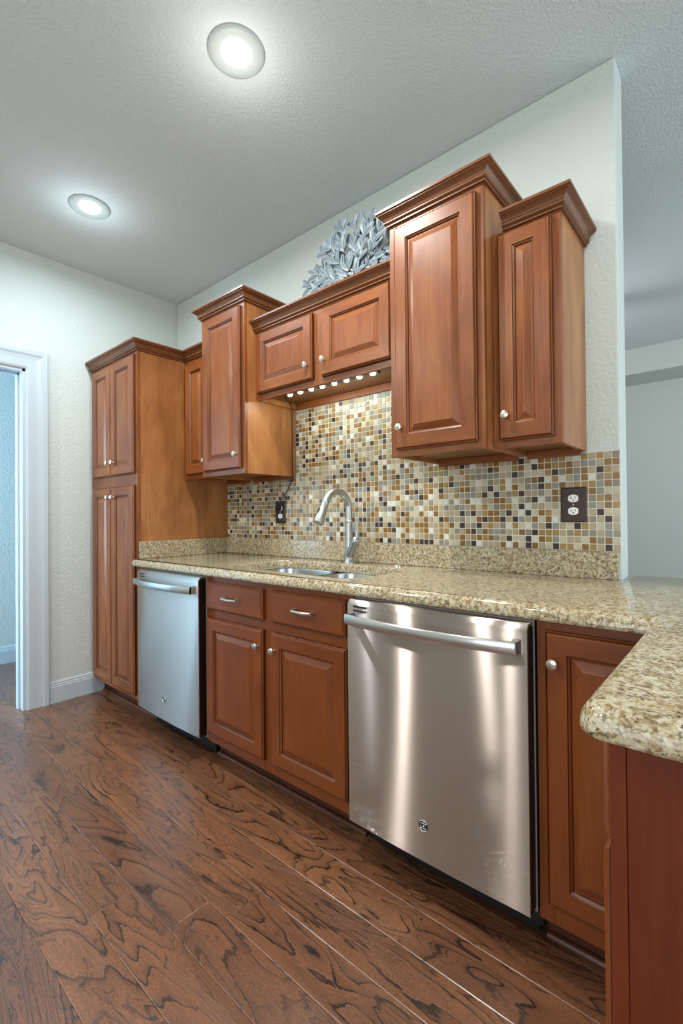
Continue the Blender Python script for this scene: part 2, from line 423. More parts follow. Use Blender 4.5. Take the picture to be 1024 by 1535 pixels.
def frame(parent, x0, x1, yf, z0, z1, stiles, rails, low=False, t=.019):
    """face frame: stiles = list of (x0, x1), rails = list of (z0, z1) spanning x0..x1"""
    mb = MB()
    for a, b in stiles: mb.box(a, b, yf, yf+t, z0, z1, 0)
    xs = sorted(stiles)
    for a, b in rails:
        for (s0, s1), (e0, e1) in zip(xs[:-1], xs[1:]): mb.box(s1, e0, yf, yf+t, a, b, 1)
    ms = [M['wood_low'], M['wood_low_h']] if low else [M['wood'], M['wood_h']]
    return mb.build('face_frame', ms, parent, bevel=.001)
def carcass(parent, x0, x1, yf, yb, z0, z1, mat, recess=0.0, t=.016):
    """open-fronted cabinet box behind the face frame; bottom panel lifted by recess"""
    mb = MB()
    mb.box(x0, x0+t, yf+.019, yb, z0, z1, 0).box(x1-t, x1, yf+.019, yb, z0, z1, 0)
    mb.box(x0+t, x1-t, yf+.019, yb, z0+recess, z0+recess+t, 1).box(x0+t, x1-t, yf+.019, yb, z1-t, z1, 1).box(x0+t, x1-t, yb-.008, yb, z0+recess+t, z1-t, 1)
    return mb.build('cabinet_box', [mat, M['inside']], parent, bevel=.0008)

YB = -.002
def upper(name, label, x0, x1, yf, z0, z1, doors, group, mull=(), top_rail=.03, bot_rail=.03, cleat=True, crown=None, recess=.018):
    t = thing(name, ((x0+x1)/2, yf, z0), label, 'cabinet', group)
    carcass(t, x0, x1, yf, YB, z0, z1, M['wood_side'], recess)
    frame(t, x0, x1, yf, z0, z1, [(x0, x0+.035), (x1-.035, x1)] + list(mull), [(z0, z0+bot_rail), (z1-top_rail, z1)])
    for d in doors: door(t, *d)
    if not cleat: B(x0+.018, x1-.018, -.020, -.0085, 1.757, 1.7935).build('wall_cleat', M['wood_h'], t, bevel=.002)
    if cleat: B(x0+.018, x1-.018, -.020, -.010, z0-.014, z0+.017).build('wall_cleat', M['wood_h'], t, bevel=.002)
    if crown: MB().sweep(*crown).build('crown_moulding', M['crown'], t)
    return t
def cp(z): return [(o, z+h) for o, h in CROWN]
G1 = 'stained wall cabinets above the counter'
Y2, Y3, Y4, Y5, Y6 = -.3185, -.367, -.3584, -.293, -.2934
PF = -.6186
ZB = 1.377
upper('wall_cabinet', 'narrow stained wall cabinet tucked between the tall pantry and the taller wall cabinet', WP+.001, .913, Y2, ZB, 2.115,
      [(.672, .905, 1.405, 2.085, Y2, .893, 1.479)], G1, crown=([(0, PF), (WP, PF), (WP, Y2), (.913, Y2)], cp(2.113), (2, 3)))
upper('wall_cabinet', 'tall stained wall cabinet with a honey side panel beside the light bar cabinet', .915, 1.3076, Y3, ZB, 2.284,
      [(.942, 1.284, 1.404, 2.262, Y3, 1.258, 1.479)], G1, crown=([(.915, YB), (.915, Y3), (1.3076, Y3), (1.3076, YB)], cp(2.281)))
upper('wall_cabinet', 'short two-door stained wall cabinet over the sink with the silver leaf ornament on top', 1.309, 2.227, Y6, 1.7645, 2.132,
      [(1.334, 1.742, 1.795, 2.112, Y6, 1.717, 1.864), (1.804, 2.194, 1.795, 2.112, Y6, 1.828, 1.867)], G1, mull=[(1.744, 1.802)], cleat=False,
      crown=([(1.309, Y6), (2.227, Y6)], cp(2.128)), recess=.03)
upper('wall_cabinet', 'tall wide stained wall cabinet with the highest crown, over the large dishwasher', 2.228, 2.617, Y4, ZB, 2.289,
      [(2.256, 2.592, 1.402, 2.266, Y4, 2.285, 1.485)], G1, crown=([(2.228, YB), (2.228, Y4), (2.617, Y4), (2.617, YB)], cp(2.288)))
upper('wall_cabinet', 'narrow stained wall cabinet at the open end of the wall, above the brown outlet', 2.618, 2.846, Y5, ZB, 2.130,
      [(2.641, 2.821, 1.402, 2.117, Y5, 2.671, 1.486)], G1, crown=([(2.6605, Y5), (2.846, Y5), (2.846, YB)], cp(2.128)))

# pantry
def pantry():
    t = thing('pantry_cabinet', (WP/2, PF, 0), 'tall four-door stained pantry cabinet in the corner beside the doorway', 'cabinet')
    mb = MB().box(.006, .022, PF+.019, YB, .10, 2.115, 0).box(WP-.018, WP, PF+.019, YB, .10, 2.115, 0).box(WP-.018, WP, -.545, YB, 0, .10, 0)
    mb.box(.022, WP-.018, PF+.019, YB, .10, .118, 1).box(.022, WP-.018, PF+.019, YB, 2.097, 2.115, 1).box(.022, WP-.018, -.01, YB, .118, 2.097, 1).box(.022, WP-.018, PF+.019, -.01, 1.36, 1.376, 1)
    mb.build('cabinet_box', [M['wood_side'], M['inside']], t, bevel=.0008)
    frame(t, .004, WP, PF, .10, 2.115, [(.004, .07), (.306, .342), (WP-.035, WP)], [(.10, .14), (1.33, 1.41), (2.085, 2.115)])
    for x0, x1, kx in ((.050, .321, .306), (.327, .620, .375)):
        door(t, x0, x1, 1.404, 2.092, PF, kx, 1.485)
        door(t, x0, x1, .128, 1.338, PF, kx, 1.274)
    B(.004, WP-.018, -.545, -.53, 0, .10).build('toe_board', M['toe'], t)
    MB().sweep([(.002, PF), (WP, PF), (WP, Y2), (.913, Y2)], cp(2.113), (0, 2)).build('crown_moulding', M['crown'], t)
    B(WP+.001, .722, PF+.004, PF+.022, .10, .868).build('filler_strip', M['wood'], t)
pantry()

# ------------------------------------------------------------------ base cabinets
def sink_base():
    x0, x1 = 1.336, 2.243
    t = thing('base_cabinet', ((x0+x1)/2, PF, 0), 'stained sink base cabinet with two drawer fronts and two doors between the dishwashers', 'cabinet', 'stained base cabinets')
    mb = MB().box(x0, x0+.016, PF+.019, YB, .09, .868, 0).box(x1-.016, x1, PF+.019, YB, .09, .868, 0).box(x0+.016, x1-.016, PF+.019, YB, .1, .116, 1).box(x0+.016, x1-.016, -.012, YB, .116, .868, 1)
    mb.build('cabinet_box', [M['wood_low'], M['inside']], t)
    frame(t, x0, x1, PF, .09, .872, [(x0, x0+.03), (1.752, 1.822), (x1-.03, x1)], [(.09, .145), (.672, .722), (.84, .872)], low=True)
    drawer_front(t, 1.352, 1.760, .716, .845, PF, .783); drawer_front(t, 1.815, 2.212, .716, .848, PF, .786)
    door(t, 1.352, 1.760, .137, .677, PF, 1.737, .609, True); door(t, 1.812, 2.215, .140, .677, PF, 1.839, .607, True)
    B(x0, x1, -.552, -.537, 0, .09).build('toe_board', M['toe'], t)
sink_base()
def corner_base():
    x0, x1 = 2.865, 3.150
    t = thing('base_cabinet', (3.0, PF, 0), 'single-door stained base cabinet in the corner where the peninsula meets the counter', 'cabinet', 'stained base cabinets')
    MB().box(x0, x0+.016, PF+.019, YB, .09, .868, 0).box(x0+.016, x1, PF+.019, YB, .1, .116, 1).box(x0+.016, x1, -.012, YB, .116, .868, 1).box(x1-.016, x1, PF+.019, -.012, .116, .868, 0).build('cabinet_box', [M['wood_low'], M['inside']], t)
    frame(t, x0, 3.145, PF, .09, .872, [(x0, x0+.038), (3.11, 3.145)], [(.09, .155), (.83, .872)], low=True)
    door(t, 2.889, 3.118, .145, .848, PF, 2.914, .770, True)
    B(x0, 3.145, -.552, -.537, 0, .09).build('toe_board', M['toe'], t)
corner_base()
def peninsula():
    xf, ye = 3.152, -1.21
    t = thing('peninsula_cabinet', (3.45, ye, 0), 'shade-darkened red-brown peninsula cabinet with a plain end panel under the rounded granite corner', 'cabinet')
    MB().box(xf+.019, 3.75, ye+.006, .10, .1, .868, 0).build('cabinet_box', [M['wood_shaded']], t)
    mb = MB().box(xf, xf+.019, ye, PF-.002, .09, .868, 0)
    mb.build('face_frame', [M['wood_shaded']], t, bevel=.001)
    B(xf+.0195, 3.75, ye, ye+.006, 0, .868).build('end_panel', M['wood_shaded'], t, bevel=.001)
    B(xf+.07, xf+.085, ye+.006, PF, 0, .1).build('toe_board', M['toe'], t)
    def fr(z0, z1, nm, a, b):
        loops = []
        for ins, d in ((0, 0), (0, .006), (.012, .013)):
            loops.append([(xf-d, a+ins, z0+ins), (xf-d, b-ins, z0+ins), (xf-d, b-ins, z1-ins), (xf-d, a+ins, z1-ins)])
        return MB().loft(loops).build(nm, [M['wood_low_h']], t)
    d = rot_x_face(door_mesh(xf, xf+.47, .135, .703, -.72, t=.014), xf, -.72).build('door', [M['wood_low'], M['wood_low_h'], M['glaze']], t)
    fr(.716, .850, 'drawer_front', -1.19, -.72)
    return d
peninsula()
# shoe moulding on the floor along the toe boards
SHOE = [(0, 0), (.016, 0), (.0155, .006), (.012, .012), (.006, .0155), (0, .016)]
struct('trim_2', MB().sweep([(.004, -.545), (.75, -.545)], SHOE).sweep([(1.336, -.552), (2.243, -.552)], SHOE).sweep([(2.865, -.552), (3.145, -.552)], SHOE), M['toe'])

# ------------------------------------------------------------------ dishwashers
def letters(mb, cx, y, cz, r):
    """interlaced script monogram inside the round badge"""
    def st(pts, w): mb.tube([(cx+px*r, y, cz+pz*r) for px, pz in pts], w, 6)
    arc = lambda ox, oz, rx, rz, a0, a1, n=14: [(ox+rx*cos(R(a0+(a1-a0)*i/n)), oz+rz*sin(R(a0+(a1-a0)*i/n))) for i in range(n+1)]
    w = .00085
    st(arc(-.26, .02, .34, .52, 60, 345), w); st([(.07, -.10), (.02, -.04), (-.18, -.04)], w); st(arc(-.02, .40, .12, .14, 200, -40, 8), w)
    st(arc(.34, .27, .27, .24, 70, 268, 10), w); st(arc(.34, -.24, .30, .27, 92, 320, 12), w); st(arc(.50, .40, .10, .10, 90, -120, 6), w); st(arc(.48, -.38, .10, .10, -60, 120, 6), w)
    for a in (45, 135, 225, 315): st(arc(.80*cos(R(a)), .80*sin(R(a)), .10, .10, a, a+250, 6), w*.7)
def dishwasher(x0, x1, label, zb, zt=.862):
    t = thing('dishwasher', ((x0+x1)/2, -.62, 0), label, 'dishwasher', 'stainless dishwashers under the counter')
    yf = -.664; n = 24; bow = .006; yb = -.62
    front = lambda x: yf - bow*(1-((x-x0)/(x1-x0)*2-1)**2)
    xs = [x0 + (x1-x0)*i/n for i in range(n+1)]
    mb = MB(); e = .004
    loops = []
    for x in xs:
        f = front(x)
        loops.append([(x, yb, zb), (x, f+e, zb), (x, f+.001, zb+.0012), (x, f, zb+e), (x, f, zt-.012-e), (x, f+.0015, zt-.012), (x, f+.006, zt-.006), (x, f+.012, zt), (x, yb, zt)])
    mb.loft(loops)
    d = mb.build('door_panel', [M['steel']], t, smooth=True)
    # vertical seam lips at both sides
    MB().box(x0-.0005, x0+.003, yb-.004, yf+.006, zb+.004, zt-.01).build('side_edge', M['dark_steel'], t)
    MB().box(x1-.003, x1+.0012, yb-.004, yf+.006, zb+.004, zt-.01).build('side_edge', M['dark_steel'], t)
    MB().box(x0-.003, x1+.003, -.617, -.10, .10, .868).build('tub', M['tub'], t, bevel=.002)
    MB().box(x0-.002, x1+.004, -.620, -.617, zb-.01, .866).build('gasket', M['gasket'], t)
    MB().box(x0+.01, x1-.01, -.565, -.545, .004, .10).box(x0+.02, x1+.004, -.575, -.56, .03, .085).build('toe_panel', M['black'], t, bevel=.003)
    # bowed flat bar handle on two brackets
    zc = .803; loops = []; hx0, hx1 = x0+.014, x1-.020; K = 32
    for i in range(K+1):
        u = i/K; x = hx0+(hx1-hx0)*u; b = (1-(2*u-1)**2); y = -.692-.030*b; hh = .0175
        c = [(-.0055, -hh+.004), (-.0035, -hh+.001), (.0, -hh), (.0055, -hh+.004), (.0065, 0), (.0055, hh-.004), (0, hh), (-.0035, hh-.001), (-.0055, hh-.004), (-.0075, 0)]
        loops.append([(x, y+p, zc+q) for p, q in c])
    h = MB().loft(loops)
    for x in (hx0+.001, hx1-.012):
        h.loft([[(x, -.694, zc-.015), (x+.011, -.694, zc-.015), (x+.011, -.694, zc+.015), (x, -.694, zc+.015)], [(x-.004, -.664, zc-.019), (x+.017, -.664, zc-.019), (x+.017, -.664, zc+.019), (x-.004, -.664, zc+.019)]])
    h.build('handle', [M['steel_bar']], t, smooth=True)
    v = MB()
    for r_ in range(2):
        for c_ in range(5): v.box(x0+.026+c_*.0152, x0+.0385+c_*.0152, yf-.0030, yf+.001, .842-.0135*r_-.0025, .842-.0135*r_+.0032)
    v.build('vent_slots', M['black'], t)
    cx, cz, r = (x0+x1)/2 - .008, .219, .0165; y = front(cx)
    b = MB().lathe([(r, -.001), (r, .002), (r*.93, .0032), (r*.86, .002), (r*.84, .0016)], (cx, y, cz), 'y', 32, cap0=True, cap1=True).build('badge', M['chrome'], t, smooth=True)
    MB().lathe([(r*.85, 0), (r*.84, .0018)], (cx, y, cz), 'y', 32).build('badge_face', M['badge'], b)
    l = MB(); letters(l, cx, y-.0021, cz, r*.95); l.build('monogram', M['chrome'], b, smooth=True)
M['dark_steel'] = plain('dark_door_edge', '#33261f', .3, .7)
M['tub'] = plain('dark_tub', '#3a3633', .4, .3)
M['gasket'] = plain('grey_gasket', '#8b8a88', .45)
M['badge'] = plain('badge_grey', '#2c2a2b', .35, .4)
dishwasher(.728, 1.3305, 'stainless dishwasher beside the tall pantry cabinet', .11)
dishwasher(2.2495, 2.8555, 'large stainless dishwasher beside the corner base cabinet, nearest the peninsula', .11)

# ------------------------------------------------------------------ granite
def rounded(pts, n=8):
    """pts: (x, y, r) CCW -> list of (x, y)"""
    out = []; N = len(pts)
    for i in range(N):
        x, y, r = pts[i]; p = Vector((x, y)); a = (Vector(pts[i-1][:2])-p).normalized(); b = (Vector(pts[(i+1) % N][:2])-p).normalized()
        if r <= 0: out.append((x, y)); continue
        ang = a.angle(b); d = r/math.tan(ang/2); c = p+(a+b).normalized()*(r/sin(ang/2))
        s = p+a*d-c; e = p+b*d-c; a0 = math.atan2(s.y, s.x); a1 = math.atan2(e.y, e.x); da = (a1-a0+pi) % (2*pi)-pi
        out += [(c.x+r*cos(a0+da*k/n), c.y+r*sin(a0+da*k/n)) for k in range(n+1)]
    return out
def inset(poly, d, mask=None):
    N = len(poly); out = []
    for i in range(N):
        p = Vector(poly[i]); a = (p-Vector(poly[i-1])); b = (Vector(poly[(i+1) % N])-p)
        if a.length < 1e-9: a = b
        if b.length < 1e-9: b = a
        na = Vector((-a.y, a.x)).normalized(); nb = Vector((-b.y, b.x)).normalized(); m = (na+nb)
        if m.length < 1e-6: m = na
        m = m.normalized(); m /= max(.3, m.dot(na)); out.append((p.x+m.x*d, p.y+m.y*d))
    return out
EDGE = [(.004, .874), (.0015, .876), (.0, .880), (0, .884), (.001, .892), (.0035, .900), (.008, .907), (.014, .9115), (.021, .914)]
def slab(name, outer, hole, parent, flat_edges=None):
    bm = bmesh.new()
    def loop(pts, z): return [bm.verts.new((x, y, z)) for x, y in pts]
    def wall_(a, b):
        n = len(a)
        for i in range(n):
            j = (i+1) % n
            try: bm.faces.new((a[i], a[j], b[j], b[i]))
            except ValueError: pass
    loops = []
    for d, z in EDGE:
        pts = inset(outer, d)
        if flat_edges: pts = flat_edges(outer, pts)
        loops.append(loop(pts, z))
    for a, b in zip(loops[:-1], loops[1:]): wall_(a, b)
    tops, bots = [loops[-1]], [loops[0]]
    if hole:
        hl = [loop(inset(hole, -d*.35), z) for d, z in ((.0, .874), (0, .905), (.006, .911), (.014, .914))]
        hl = [loop(inset(hole, -d), z) for d, z in ()] or hl
        for a, b in zip(hl[:-1], hl[1:]): wall_(a, b)
        tops.append(hl[-1]); bots.append(hl[0])
    for grp in (tops, bots):
        es = []
        for L in grp:
            for i in range(len(L)):
                e = bm.edges.get((L[i], L[(i+1) % len(L)])) or bm.edges.new((L[i], L[(i+1) % len(L)])); es.append(e)
        bmesh.ops.triangle_fill(bm, edges=es, use_beauty=True, use_dissolve=False)
    bmesh.ops.recalc_face_normals(bm, faces=bm.faces)
    bmesh.ops.translate(bm, verts=bm.verts, vec=-parent_loc(parent))
    me = bpy.data.meshes.new(name); bm.to_mesh(me); bm.free(); me.materials.append(M['granite'])
    me.shade_smooth(); me.set_sharp_from_angle(angle=R(40))
    o = bpy.data.objects.new(name, me); COL.objects.link(o); o.parent = parent; return o
XS = 2.957
def snap(test):
    def f(outer, pts): return [(o if test(o) else p) for o, p in zip(outer, pts)]
    return f
HX0, HX1, HY0, HY1 = 1.40, 2.185, -.562, -.158
ct = thing('granite_countertop', (1.8, -.32, .874), 'long speckled cream granite countertop holding the sink, with upstands along the wall', 'countertop', 'granite countertops')
def main_edges(outer, pts):
    out = []
    for (ox, oy), (px, py) in zip(outer, pts):
        x = ox if ox > 2.9 or (ox < .66 and oy > -.62) else px
        y = oy if oy > -.62 else py
        out.append((x, y))
    return out
slab('worktop', rounded([(.626, -.652, .010), (XS, -.652, 0), (XS, -.001, 0), (WP+.002, -.001, 0), (WP+.002, -.622, 0), (.626, -.622, .003)], 4),
     rounded([(HX0, HY0, .09), (HX1, HY0, .09), (HX1, HY1, .09), (HX0, HY1, .09)], 10), ct, main_edges)
B(WP+.026, XE-.008, -.026, -.001, .9143, 1.0115).build('rear_upstand', M['granite'], ct, bevel=.002)
B(WP+.0015, WP+.026, -.615, -.001, .9143, 1.0115).build('side_upstand', M['granite'], ct, bevel=.002)
pt = thing('granite_countertop', (3.45, -.5, .874), 'speckled cream granite peninsula countertop with a rounded front corner', 'countertop', 'granite countertops')
def pen_edges(outer, pts):
    return [((ox, oy) if ox < 2.99 and -.6 < oy < .0 else ((ox, py) if ox < 2.99 and oy < -.6 else (px, py))) for (ox, oy), (px, py) in zip(outer, pts)]
slab('worktop', rounded([(3.124, -1.266, .035), (4.05, -1.266, .03), (4.05, .195, .02), (2.957, .195, 0), (2.957, -.001, 0), (2.957, -.652, 0), (3.124, -.652, 0)], 8), None, pt, pen_edges)
# the slab seam stays a hairline: XS meets 2.957

# ------------------------------------------------------------------ sink, faucet, button
def sink():
    t = thing('kitchen_sink', (1.79, -.36, .69), 'undermount double-bowl stainless sink set in the granite', 'sink')
    mid = (HX0+HX1)/2
    for x0, x1 in ((HX0-.006, mid-.012), (mid+.012, HX1+.006)):
        y0, y1 = HY0-.006, HY1+.006
        mb = MB(); loops = []
        for ins, z, r in ((-.012, .8735, .09), (-.012, .872, .09), (0, .872, .085), (.002, .866, .083), (.006, .72, .078), (.016, .696, .07), (.04, .688, .05)):
            i = max(ins, -.0119) if ins < 0 else ins
            a0, a1 = (x0-.012 if ins < 0 and x0 < 1.7 else x0+max(ins, 0)), (x1+.012 if ins < 0 and x1 > 1.9 else x1-max(ins, 0))
            loops.append([(p[0], p[1], z) for p in rounded([(a0, y0+ins, r), (a1, y0+ins, r), (a1, y1-ins, r), (a0, y1-ins, r)], 6)])
        mb.loft(loops, cap0=False, cap1=True)
        b = mb.build('sink_bowl', M['sink'], t, smooth=True, angle=50)
        MB().lathe([(.045, 0), (.045, .003), (.036, .004), (.030, -.001), (.01, -.002)], ((x0+x1)/2, (y0+y1)/2, .6885), 'z', 24).build('drain_strainer', M['chrome'], b, smooth=True)
    B(mid-.0125, mid+.0125, HY0, HY1, .862, .8705).build('bowl_divider', M['sink'], t, bevel=.003)
sink()
def faucet():
    bx, by, bz = 1.790, -.105, .914
    t = thing('kitchen_faucet', (bx, by, bz), 'brushed pull-down gooseneck kitchen faucet behind the sink', 'faucet')
    MB().lathe([(.030, 0), (.030, .004), (.026, .010), (.0235, .03), (.0205, .08), (.0185, .15), (.0175, .20)], (bx, by, bz), 'z', 28).build('faucet_body', M['faucet'], t, smooth=True)
    MB().lathe([(.0178, 0), (.0184, .002), (.0184, .016), (.0178, .018)], (bx, by, bz+.200), 'z', 28).build('collar', M['nickel'], t, smooth=True)
    # gooseneck leaning towards the sink
    d = Vector((-.10, -1, 0)).normalized(); rad = .079; zt = bz+.274
    pts = [Vector((bx, by, bz+.215+.0146*i)) for i in range(6)]
    c = Vector((bx, by, zt))+d*rad
    for i in range(1, 25):
        a = pi-R(158)*i/24; pts.append(c+d*(rad*cos(a))+Vector((0, 0, rad*sin(a))))
    MB().tube(pts, [.0165]*len(pts), 18).build('spout', M['faucet'], t, smooth=True)
    e = pts[-1]; dr = (pts[-1]-pts[-2]).normalized()
    hp = [e+dr*k for k in (-.002, .002, .006, .035, .075, .103, .111, .113)]
    h = MB().tube(hp, [.0172, .0188, .0175, .0195, .024, .0275, .0275, .023], 20).build('spray_head', M['faucet'], t, smooth=True)
    q = e+dr*.05+d*.021
    MB().tube([q-dr*.016, q-dr*.008, q+dr*.008, q+dr*.018], [.004, .006, .0065, .004], 10).build('spray_button', M['dark'], h, smooth=True)
    # side valve leaning away to the end of the wall, lever standing on its tip
    a = Vector((bx+.004, by-.006, bz+.035)); b = Vector((bx+.052, by-.012, bz+.112)); u = (b-a).normalized()
    MB().tube([a, a+u*.03, a+u*.06, b-u*.012, b, b+u*.010, b+u*.018, b+u*.021], [.019, .020, .0205, .0215, .0215, .0195, .013, .006], 20).build('valve_arm', M['faucet'], t, smooth=True)
    hb = b+u*.010+Vector((.003, 0, .004))
    MB().tube([hb, hb+Vector((0, 0, .010)), hb+Vector((.002, 0, .035)), hb+Vector((.004, 0, .066)), hb+Vector((.0045, 0, .074)), hb+Vector((.0045, 0, .077))], [.010, .0075, .008, .0092, .009, .005], 14).build('lever_handle', M['faucet'], t, smooth=True)
faucet()
tag(MB().lathe([(.021, 0), (.021, .004), (.018, .007), (.012, .009), (.004, .0095)], (2.072, -.095, .9142), 'z', 24).build('air_switch_button', M['chrome'], smooth=True),
    'small round chrome button on the granite behind the sink', 'button')

# ------------------------------------------------------------------ mosaic backsplash
def mosaic():
    P, g, ch = .02564, .0015, .0012
    names = [('amber_glass', '#7f5a24', .25), ('honey_glass', '#987843', .25), ('beige_glass', '#a5957a', .25), ('cream_stone', '#b8ae96', .4), ('dark_glass', '#3a2b2b', .16),
             ('taupe_stone', '#82796a', .4), ('pearl_shell', '#cfccc2', .2), ('grey_green_stone', '#83857a', .4)]
    wts = [18, 13, 24, 13, 11, 13, 5, 8]
    ms = [plain('mosaic_'+n, c, r) for n, c, r in names] + [plain('grout', '#dcd5c3', .8)]
    mb = MB(); rng = random.Random(11); y0, y1 = -.0052, -.0075
    nx = int((XE-WP)/P)
    for i in range(nx+1):
        xa, xb = XE-(i+1)*P+g, XE-i*P-g
        if xb < WP+.004: continue
        xa = max(xa, WP+.0035)
        top = 29 if 1.312 < xa and xb < 2.225 else 14
        for k in range(top):
            za, zb = 1.0125+k*P+g, 1.0125+(k+1)*P-g
            if top == 29 and zb > 1.763: continue
            m = rng.choices(range(8), wts)[0]
            vs = [(xa, y0, za), (xb, y0, za), (xb, y0, zb), (xa, y0, zb), (xa+ch, y1, za+ch), (xb-ch, y1, za+ch), (xb-ch, y1, zb-ch), (xa+ch, y1, zb-ch)]
            mb.add(vs, [(4, 5, 6, 7), (0, 1, 5, 4), (1, 2, 6, 5), (2, 3, 7, 6), (3, 0, 4, 7)], m)
    mb.box(WP+.003, XE, -.0052, -.0005, 1.0125, 1.0125+14*P, 8).box(1.312, 2.225, -.0052, -.0005, 1.0125+14*P, 1.762, 8)
    o = mb.build('mosaic_backsplash', ms)
    tag(o, 'mosaic tile backsplash of small amber, beige and dark glass squares', 'backsplash')
mosaic()

def outlet(cx, cz, label):
    t = thing('wall_outlet', (cx, -.0078, cz-.065), label, 'outlet', 'brown outlets on the mosaic')
    w, h = .0445, .065
    MB().loft([[(cx-w+i, y, cz-h+i), (cx+w-i, y, cz-h+i), (cx+w-i, y, cz+h-i), (cx-w+i, y, cz+h-i)] for i, y in ((0, -.0076), (0, -.0105), (.004, -.0135))]).build('cover_plate', M['bronze'], t)
    for s in (-1, 1):
        zc = cz+s*.0235
        r = MB().loft([[(cx+a*.0175*k, y, zc+b*.0143*k) for a, b in [(max(-1, min(1, 1.18*cos(q*pi/12))), max(-1, min(1, 1.0*sin(q*pi/12)))) for q in range(24)]] for k, y in ((1, -.013), (1, -.0148), (.94, -.0156))]).build('receptacle', M['white'], t)
        MB().box(cx-.0085, cx-.0060, -.0161, -.0150, zc-.002, zc+.0065).box(cx+.0055, cx+.0080, -.0161, -.0150, zc-.001, zc+.0065).lathe([(.0026, 0), (.0026, .0012)], (cx, -.0150, zc-.0065), 'y', 10).build('socket_slots', M['black'], r)
    MB().lathe([(.003, 0), (.003, .0012), (.0015, .0018)], (cx, -.0134, cz), 'y', 12).build('screw', M['nickel'], t)
outlet(2.8005, 1.1815, 'brown-plated wall outlet with both white sockets empty, under the end cabinet')
outlet(1.181, 1.1735, 'brown-plated wall outlet with a black plug in it, beside the faucet')

# ------------------------------------------------------------------ light bar with its cord
def light_bar():
    y, z = -.212, 1.7945
    t = thing('led_light_bar', (1.76, y, z), 'black light bar of eight bright diodes under the short cabinet', 'light')
    MB().box(1.455, 2.06, y-.016, y+.016, z-.012, z-.0008).build('housing', M['dark'], t, bevel=.003)
    for k in range(8):
        x = 1.487+k*(2.028-1.487)/7
        MB().lathe([(.012, 0), (.012, -.002), (.009, -.005), (.004, -.007), (.001, -.0075)], (x, y, z-.012), 'z', 14).build('diode', M['led'], t, smooth=True)
    pts = [(1.46, y, z-.006), (1.41, y+.03, z-.004), (1.36, -.10, z-.010), (1.325, -.05, 1.768), (1.3125, -.036, 1.74), (1.3125, -.035, 1.65), (1.3125, -.036, 1.5), (1.3125, -.034, 1.40), (1.30, -.028, 1.36), (1.262, -.024, 1.31), (1.225, -.026, 1.265), (1.195, -.032, 1.232), (1.172, -.042, 1.205)]
    sm = []
    for i in range(len(pts)-1):
        p0, p1, p2, p3 = [Vector(pts[max(0, min(len(pts)-1, j))]) for j in (i-1, i, i+1, i+2)]
        for s in range(5):
            u = s/5; sm.append(.5*((2*p1)+(p2-p0)*u+(2*p0-5*p1+4*p2-p3)*u*u+(3*p1-p0-3*p2+p3)*u**3))
    sm.append(Vector(pts[-1]))
    MB().tube(sm, .0028, 8).build('power_cord', M['dark'], t, smooth=True)
    MB().lathe([(.015, 0), (.017, .004), (.017, .016), (.013, .024), (.008, .030), (.004, .031)], (1.178, -.0158, 1.1985), 'y', 18).build('plug', M['black'], t, smooth=True)
M['led'] = emit('led_diode', (.88, 1, .95, 1), 300)
light_bar()

